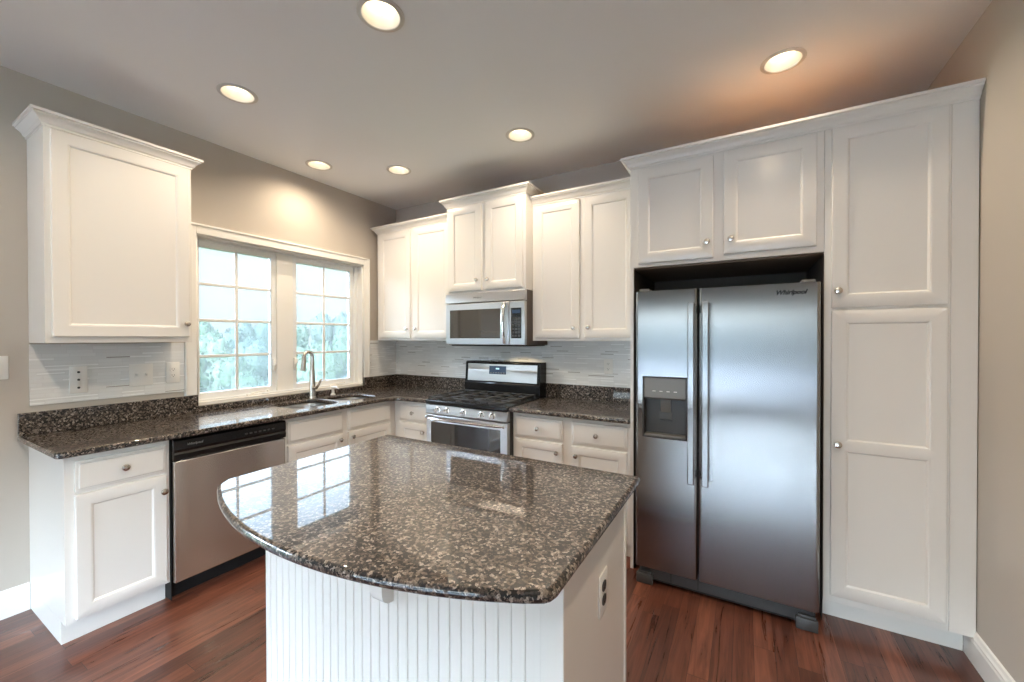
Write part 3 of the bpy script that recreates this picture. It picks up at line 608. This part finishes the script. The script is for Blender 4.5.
b = bmesh.new(); box(b, 0.02, MW - 0.02, -0.38, -0.03, 1.360, 1.3678, 0.002); O('filter_grille', b, BLACKM, t)

# ------------------------------------------------------------------ refrigerator
t = thing('refrigerator', 'stainless side-by-side refrigerator with ice dispenser', 'refrigerator', (2.730, 0, 0))
FW, FY = 0.866, -0.786
O('body', bx(0.006, FW - 0.006, -0.700, -0.040, 0.040, 1.672, bev=0.004), DGREY, t)
def fridge_door(x0, x1, hole=None):
    """thick door whose face bows gently and whose vertical edges are rounded"""
    bm = bmesh.new(); z0, z1 = 0.106, 1.694
    r, n = 0.016, 5
    prof = [(x0, -0.703)] + [(x0 + r - r*math.cos(PI/2*i/n), FY + r - r*math.sin(PI/2*i/n)) for i in range(n + 1)] + [(x1 - r + r*math.sin(PI/2*i/n), FY + r - r*math.cos(PI/2*i/n)) for i in range(n + 1)] + [(x1, -0.703)]
    prism(bm, prof, 'z', z0, z1)
    return bm
def boolean_cut(o, cutter_bm):
    c = O('cutter', cutter_bm, DGREY, o.parent); m = o.modifiers.new('cut', 'BOOLEAN'); m.object = c; m.operation = 'DIFFERENCE'; m.solver = 'EXACT'
    bpy.context.view_layer.update(); dg = bpy.context.evaluated_depsgraph_get(); me = bpy.data.meshes.new_from_object(o.evaluated_get(dg)); o.modifiers.clear(); o.data = me
    bpy.data.objects.remove(c)
    me.set_sharp_from_angle(angle=math.radians(30))
    for p_ in me.polygons:
        if abs(p_.normal.y) > 0.9999: p_.use_smooth = False
d1 = O('freezer_door', fridge_door(0.0, 0.330), STEEL, t)
DX0, DX1, DZ0, DZ1 = 0.044, 0.274, 0.862, 1.204
b = bmesh.new(); prism(b, rrect(DX0, DX1, DZ0, DZ1, 0.012), 'y', -0.80, -0.722); boolean_cut(d1, b)
d2 = O('refrigerator_door', fridge_door(0.335, FW), STEEL, t)
# dispenser
b = bmesh.new(); prism(b, rrect(DX0 + 0.001, DX1 - 0.001, DZ0 + 0.001, DZ1 - 0.001, 0.011), 'y', -0.7275, -0.7222)
dp = O('dispenser', b, DGREY, d1); dp['label'] = 'dark grey ice and water dispenser'
b = bmesh.new()                                             # rim and side walls of the niche
for (a0, a1, c0, c1) in ((DX0 - 0.004, DX0 + 0.004, DZ0 - 0.004, DZ1 + 0.004), (DX1 - 0.004, DX1 + 0.004, DZ0 - 0.004, DZ1 + 0.004), (DX0 + 0.004, DX1 - 0.004, DZ0 - 0.004, DZ0 + 0.004), (DX0 + 0.004, DX1 - 0.004, DZ1 - 0.004, DZ1 + 0.004)):
    box(b, a0, a1, FY - 0.002, -0.728, c0, c1, 0.0015)
O('bezel', b, DGREY, dp)
O('control_face', prism(bmesh.new(), [(-0.728, 1.078), (-0.770, 1.078), (-0.784, 1.088), (-0.784, 1.199), (-0.728, 1.199)], 'x', DX0 + 0.005, DX1 - 0.005), MGREY, dp)
O('paddle', prism(bmesh.new(), [(-0.7285, 1.000), (-0.744, 1.06), (-0.744, 1.077), (-0.7285, 1.077)], 'x', 0.132, 0.186), MGREY, dp)
O('paddle', prism(bmesh.new(), [(-0.7285, 0.955), (-0.738, 0.96), (-0.735, 1.0), (-0.7285, 1.0)], 'x', 0.125, 0.193), DGREY, dp)
O('drip_tray', bx(DX0 + 0.006, DX1 - 0.006, -0.783, -0.729, DZ0 + 0.0045, DZ0 + 0.016, bev=0.003), MGREY, dp)
row('button', bx(-0.0085, 0.0085, -0.0007, 0.0007, -0.0025, 0.0025, bev=0.0004), PLATE, dp, [(0.1035 + k*0.038, -0.7845, 1.1245) for k in range(4)])
# handles: flat bars standing off on posts
for (hx, dd) in ((0.302, d1), (0.372, d2)):
    hd = O('handle', bx(hx - 0.0165, hx + 0.0165, -0.846, -0.828, 0.640, 1.618, bev=0.005), STEEL, dd)
    for hz in (0.675, 1.583): O('handle_post', bx(hx - 0.011, hx + 0.011, -0.8279, -0.7862, hz - 0.02, hz + 0.02, bev=0.003), DGREY, hd)
O('logo', text_bm('Whirlpool', 0.030, 0.0006, 0.35, Matrix.Translation((0.745, FY - 0.0006, 1.640)) @ FRONT, 0.0011), BLACK, d2, smooth=0)
b = bmesh.new(); box(b, 0.02, 0.075, -0.775, -0.68, 1.6945, 1.708, 0.003); O('hinge_cover', b, MGREY, t); b = bmesh.new(); box(b, FW - 0.075, FW - 0.02, -0.775, -0.68, 1.6945, 1.708, 0.003); O('hinge_cover', b, MGREY, t)
gr = O('toe_grille', bx(0.02, FW - 0.02, -0.752, -0.7005, 0.022, 0.098, bev=0.004), DGREY, t)
b = bmesh.new(); box(b, 0.10, FW - 0.10, -0.7535, -0.7518, 0.026, 0.032); box(b, 0.19, 0.193, -0.7535, -0.7518, 0.036, 0.094); box(b, 0.33, 0.333, -0.7535, -0.7518, 0.036, 0.094); O('groove', b, BLACKM, gr)
for fx_ in (0.004, FW - 0.094): 
    b = bmesh.new(); box(b, fx_, fx_ + 0.09, -0.780, -0.7525, 0.002, 0.060, 0.005); box(b, fx_ + 0.01, fx_ + 0.08, -0.772, -0.7525, 0.060, 0.072, 0.003); O('foot', b, DGREY, t)

# ------------------------------------------------------------------ island
IX0, IX1, IY0, IY1 = 1.720, 2.927, -2.335, -1.770
t = thing('kitchen_island', 'white kitchen island with beadboard front below the bowed granite top', 'island', (0, 0, 0))
b = bmesh.new(); box(b, IX0 + 0.012, IX1 - 0.012, IY0 + 0.012, IY1 - 0.001, 0.105, 0.889, 0.001); box(b, IX0 + 0.012, IX1 - 0.012, IY0 + 0.012, IY1 - 0.07, 0.001, 0.105)
O('body', b, WHITE, t)
pts = []; x = IX0 + 0.03
while x < IX1 - 0.065:
    pts += [(x - 0.0032, 0), (x - 0.0014, 0.0042), (x + 0.0014, 0.0042), (x + 0.0032, 0)]; x += 0.0385
prof = [(IX0 + 0.006, IY0 + 0.012), (IX0 + 0.006, IY0 + 0.003)] + [(a, IY0 + 0.003 + c) for a, c in pts] + [(IX1 - 0.0605, IY0 + 0.003), (IX1 - 0.0605, IY0 + 0.012)]
O('beadboard_panel', prism(bmesh.new(), prof, 'z', 0.001, 0.889), WHITE, t, smooth=20)
O('corner_post', bx(IX1 - 0.060, IX1, IY0, IY0 + 0.040, 0.001, 0.8895, bev=0.003), WHITE, t)
O('corner_post', bx(IX0, IX0 + 0.0055, IY0 + 0.001, IY0 + 0.040, 0.001, 0.8895, bev=0.0015), WHITE, t)
O('side_panel', bx(IX1 - 0.0118, IX1 - 0.004, IY0 + 0.041, IY1 - 0.021, 0.001, 0.8895), WHITE, t)
O('side_panel', bx(IX0 + 0.004, IX0 + 0.0118, IY0 + 0.041, IY1 - 0.003, 0.001, 0.8895), WHITE, t)
O('edge_stile', bx(IX1 - 0.0118, IX1, IY1 - 0.020, IY1, 0.001, 0.8895, bev=0.002), WHITE, t)
for k in range(2):
    x0 = IX0 + 0.04 + k*0.575; dd = O('door', door_bm(0.54, 0.70), WHITE, t, (x0 + 0.54, IY1 - 0.001, 0.14)); dd.rotation_euler = (0, 0, PI); put_knob(dd, 0.50 if k == 0 else 0.04, 0.62)
# stepped bracket carrying the overhang
S = [(IY0 + 0.0028 - dy, z) for dy, z in ((0, 0.8895), (0.100, 0.8895), (0.100, 0.775), (0.098, 0.764), (0.091, 0.755), (0.080, 0.750), (0.056, 0.746), (0.049, 0.740), (0.046, 0.728), (0.045, 0.692), (0.041, 0.676), (0.031, 0.664), (0.017, 0.657), (0, 0.654))]
O('bracket', prism(bmesh.new(), S, 'x', 2.338, 2.388), WHITE, t)
P0, P1, sag = Vector((1.657, -2.464)), Vector((2.932, -2.462)), 0.157
arc = []; half = (P1 - P0).length/2; Rr = (half*half + sag*sag)/(2*sag); ax_ = (P1 - P0).normalized(); ay_ = Vector((ax_.y, -ax_.x))
for i in range(41):
    u = (-1 + 2*i/40)*half; arc.append(tuple((P0 + P1)/2 + ax_*u + ay_*(math.sqrt(Rr*Rr - u*u) - (Rr - sag))))
out = [(1.650, -2.435)] + arc[1:-1] + [(2.937, -2.457), (2.947, -2.444), (2.952, -2.425), (2.953, -2.10), (2.953, -1.70)] + corner_arc(2.941, -1.672, 0.012, 0, PI/2, 3)[1:] + corner_arc(1.647, -1.662, 0.012, PI/2, PI, 3) + [(1.645, -2.15)]
tag(O('island_countertop', slab(out, [], CT0, CT1 - 0.002, 0.0125, 4), GRANITE, flat_top=True), 'speckled brown granite island top with bowed front edge', 'countertop')

# ------------------------------------------------------------------ outlets and switches
def plate(label, cat, loc, rot, w, h, kind, name='outlet', m=PLATE):
    t = thing(name, label, cat, loc, rot)
    O('plate', bx(-w/2, w/2, -0.005, -0.0003, -h/2, h/2, bev=0.002), m, t)
    if kind == 'duplex' or kind == 'black':
        for s in (-1, 1):
            b = bmesh.new(); prism(b, [(a, c + s*0.020) for a, c in rrect(-0.0165, 0.0165, -0.0145, 0.0145, 0.0125)], 'y', -0.0075, -0.0049)
            r = O('receptacle', b, SLOT if kind == 'black' else m, t)
            b = bmesh.new(); box(b, -0.0075, -0.0055, -0.0079, -0.0074, s*0.020 - 0.002, s*0.020 + 0.007); box(b, 0.0055, 0.0075, -0.0079, -0.0074, s*0.020 - 0.002, s*0.020 + 0.007)
            lathe(b, [(0, 0), (0.0025, 0), (0.0025, 0.0005), (0, 0.0005)], 10, Matrix.Translation((0, -0.0074, s*0.020 - 0.007)) @ FRONT); O('slot', b, BLACK if kind == 'black' else SLOT, r)
    if kind == 'jack':
        for z in (-0.045, 0.0, 0.043): O('jack', lathe(bmesh.new(), [(0, 0), (0.006, 0), (0.006, 0.004), (0, 0.004)], 14, Matrix.Translation((0, -0.0049, z)) @ FRONT), SLOT, t)
    if kind == 'double':
        for s in (-1, 1): 
            r = O('switch_frame', bx(s*0.023 - 0.010, s*0.023 + 0.010, -0.0062, -0.0049, -0.016, 0.016, bev=0.0004), m, t); O('toggle', prism(bmesh.new(), [(-0.0062, -0.008), (-0.016, 0.004), (-0.016, 0.010), (-0.0062, 0.008)], 'x', s*0.023 - 0.005, s*0.023 + 0.005), m, r)
    if kind == 'rocker': O('rocker', prism(bmesh.new(), [(-0.0049, -0.033), (-0.008, -0.033), (-0.0065, 0.0), (-0.0095, 0.033), (-0.0049, 0.033)], 'x', -0.0165, 0.0165), m, t)
    return t
plate('white switch plate on the bare left wall, left of the tile', 'switch', (0.0, -2.712, 1.280), LEFT90, 0.075, 0.120, 'rocker', 'light_switch')
plate('tall plate with three dark jacks, leftmost on the tile left of the window', 'outlet', (0.009, -2.425, 1.195), LEFT90, 0.072, 0.150, 'jack', 'jack_plate')
plate('double toggle switch plate on the tile left of the window', 'switch', (0.009, -2.150, 1.202), LEFT90, 0.116, 0.135, 'double', 'light_switch')
plate('white duplex outlet on the tile nearest the window frame', 'outlet', (0.009, -1.988, 1.204), LEFT90, 0.074, 0.135, 'duplex')
plate('white duplex outlet on the back wall tile, right of the range', 'outlet', (2.340, -0.009, 1.200), 0, 0.072, 0.120, 'duplex')
plate('white outlet with black receptacles on the side of the island', 'outlet', (IX1 - 0.004, -2.034, 0.685), LEFT90, 0.074, 0.120, 'black')

# ------------------------------------------------------------------ recessed lights
def can(x, y, label):
    t = thing('recessed_light', label, 'ceiling light', (x, y, H), 0, 'recessed ceiling lights')
    O('trim_ring', lathe(bmesh.new(), [(0.079, -0.0006), (0.099, -0.0006), (0.099, -0.003), (0.094, -0.006), (0.081, -0.007), (0.079, -0.005), (0.079, -0.0006)], 36), BRONZE, t)
    O('baffle', lathe(bmesh.new(), [(0.0788, -0.004), (0.060, 0.046), (0.060, 0.050), (0.0798, 0.050), (0.0798, 0.0), (0.0788, -0.004)], 36), BAFFLE, t)
    O('lens', lathe(bmesh.new(), [(0.0, 0.037), (0.03, 0.0385), (0.0595, 0.0435), (0.0595, 0.0495), (0, 0.0495)], 32), LAMP, t)
    l = bpy.data.lights.new('lamp', 'SPOT'); l.energy = CAN_W; l.color = CAN_COL; l.spot_size = math.radians(160); l.spot_blend = 1.0; l.shadow_soft_size = 0.012
    o = bpy.data.objects.new('lamp', l); COL.objects.link(o); o.location = (x, y, H - 0.008)
can(1.925, -1.951, 'largest round recessed light, at the top edge of the photo over the island')
can(0.785, -1.961, 'round recessed light in the ceiling above the dishwasher, left of the island')
can(0.320, -1.134, 'round recessed light close to the left wall above the sink')
can(0.802, -0.744, 'round recessed light near the back left corner')
can(1.945, -0.747, 'round recessed light in front of the raised microwave cabinet')
can(3.444, -0.735, 'round recessed light above the refrigerator in a warm orange glow')
can(3.444, -1.951, 'unseen recessed fill light added near the right wall, level with the island')  # from here on, lights out of view, added as fill
can(0.785, -3.160, 'added unseen recessed fill light, nearest row, left one')
can(1.925, -3.160, 'added unseen recessed fill light, nearest row, middle one')
can(3.444, -3.160, 'added unseen recessed fill light, nearest row, by the right wall')
# range hood lamp below the microwave
l = bpy.data.lights.new('hood_lamp', 'SPOT'); l.energy = 1.6; l.color = (1, 0.8, 0.5); l.spot_size = math.radians(140); l.shadow_soft_size = 0.03
o = bpy.data.objects.new('hood_lamp', l); COL.objects.link(o); o.location = (1.58, -0.24, 1.352)

# ------------------------------------------------------------------ outdoors
o = struct('bounce_terrace', bx(-6, 12, -22, YB - 0.16, -0.30, -0.16), mat('pale_bounce_paving', (0.40, 0.39, 0.37), 0.8))  # unseen pale deck added to bounce light up to the ceiling
o = struct('ground', bx(-160, 120, -120, 160, -6.6, -6.5), GRASS)
bm = bmesh.new(); hv = []                                   # low wooded rise behind the house
for i in range(61):
    a = math.radians(190 + 160*i/60); rr = 105.0; hh = 4.6 + 1.3*noise.noise(Vector((i*0.35, 0, 0))) + 0.7*noise.noise(Vector((i*1.3, 5, 0)))
    hv.append([bm.verts.new((2 + r_*math.cos(a), -4 + r_*math.sin(a), z_)) for r_, z_ in ((rr - 25, -6.5), (rr - 12, -6.5 + (hh + 6.5)*0.6), (rr, hh), (rr + 14, -6.5))])
for a_, b_ in zip(hv, hv[1:]):
    for k in range(3): bm.faces.new((a_[k], a_[k + 1], b_[k + 1], b_[k]))
struct('hills', bm, LEAF[0], smooth=60)
def tree_bm(rnd, h, r):
    """crown: many overlapping lumps with a broken, leafy surface"""
    lumps = []; bm = bmesh.new(); off = Vector((rnd.random()*50, rnd.random()*50, rnd.random()*50))
    for i in range(16):
        a = rnd.random()*2*PI; rr = r*0.62*math.sqrt(rnd.random()); z = h*(0.30 + 0.58*rnd.random()); q = r*(0.34 + 0.24*rnd.random())*(1.15 - 0.5*abs(z/h - 0.5))
        lumps.append((Vector((rr*math.cos(a), rr*math.sin(a), z)), q)); t_ = bmesh.new(); bmesh.ops.create_icosphere(t_, subdivisions=3, radius=q)
        for v in t_.verts:
            n_ = v.co.normalized(); v.co += n_*(noise.noise(v.co*2.2 + off)*0.55 + noise.noise(v.co*6 + off)*0.25)*q*0.7
            v.co += Vector((rr*math.cos(a), rr*math.sin(a), z))
        add(bm, t_)
    for i in range(4200):                                     # leaf sprays all over the lumps
        c0, q = rnd.choice(lumps); v = Vector((rnd.gauss(0, 1), rnd.gauss(0, 1), rnd.gauss(0, 1))).normalized(); p = c0 + v*q*rnd.uniform(0.92, 1.22); s = rnd.uniform(0.10, 0.24)
        a = Vector((rnd.uniform(-1, 1), rnd.uniform(-1, 1), rnd.uniform(-1, 1))).normalized()*s; c = a.orthogonal().normalized()*s*0.7
        bm.faces.new([bm.verts.new(p + d_) for d_ in (a, c, -a, -c)])
    return bm
RND = random.Random(7); PROTO = []
for i, (h, r) in enumerate(((9.0, 3.2), (8.0, 3.4), (7.0, 2.9))):
    f_ = tree_bm(RND, h, r); tr = tube(bmesh.new(), [(0, 0, 0), (0.1, 0, h*0.25), (0.05, 0.1, h*0.5), (0, 0, h*0.72)], [0.24, 0.19, 0.14, 0.06], 10); PROTO.append((f_, tr, h))
MESH = []
def tree(k, x, y, top, label, group=None, s=1.0):
    f_, tr, h = PROTO[k]; z = -6.5; sc_ = (top - z)/(h*0.97)
    t = thing('tree', label, 'tree', (x, y, z), RND.random()*6.28, group); t.scale = (sc_*s, sc_*s, sc_)
    if len(MESH) <= k or MESH[k] is None:
        while len(MESH) <= k: MESH.append(None)
        MESH[k] = (O('foliage', f_, LEAF[k], t, smooth=179), O('trunk', tr, BARK, t))
    else: same('foliage', MESH[k][0], t, (0, 0, 0)); same('trunk', MESH[k][1], t, (0, 0, 0))
def at(u, k):                                                # a bearing from the kitchen, k metres out
    d = (u - 512)/405.275; return 3.284 + k*(-0.4989 + 0.8667*d), -3.188 + k*(0.8667 + 0.4989*d)
WOODS = 'trees in the woods beyond the kitchen window'; WL = 'hazy green tree in the woods beyond the kitchen window'
for (k, u, dist, y_, lab) in ((0, 214, 58, 325, 'tallest hazy tree seen through the left sash, rising above the tree line'), (1, 334, 58, 322, 'tall dark tree seen through the right half of the right sash')):
    x, y = at(u, dist); tree(k, x, y, 1.43 + dist*(338 - y_)/405, lab, None, 0.66)
for (k, u, dist, y_) in ((1, 256, 58, 329), (0, 296, 70, 328), (0, 378, 60, 326), (1, 172, 60, 330),
                         (0, 188, 45, 339), (1, 238, 46, 337), (2, 284, 45, 338), (0, 352, 45, 334),
                         (2, 208, 33, 348), (1, 272, 34, 350), (0, 330, 33, 346),
                         (2, 168, 22, 364), (0, 248, 23, 362), (2, 314, 22, 360), (1, 388, 24, 362)):
    x, y = at(u, dist); tree(k, x, y, 1.43 + dist*(338 - y_)/405, WL, WOODS, RND.uniform(0.60, 0.66))
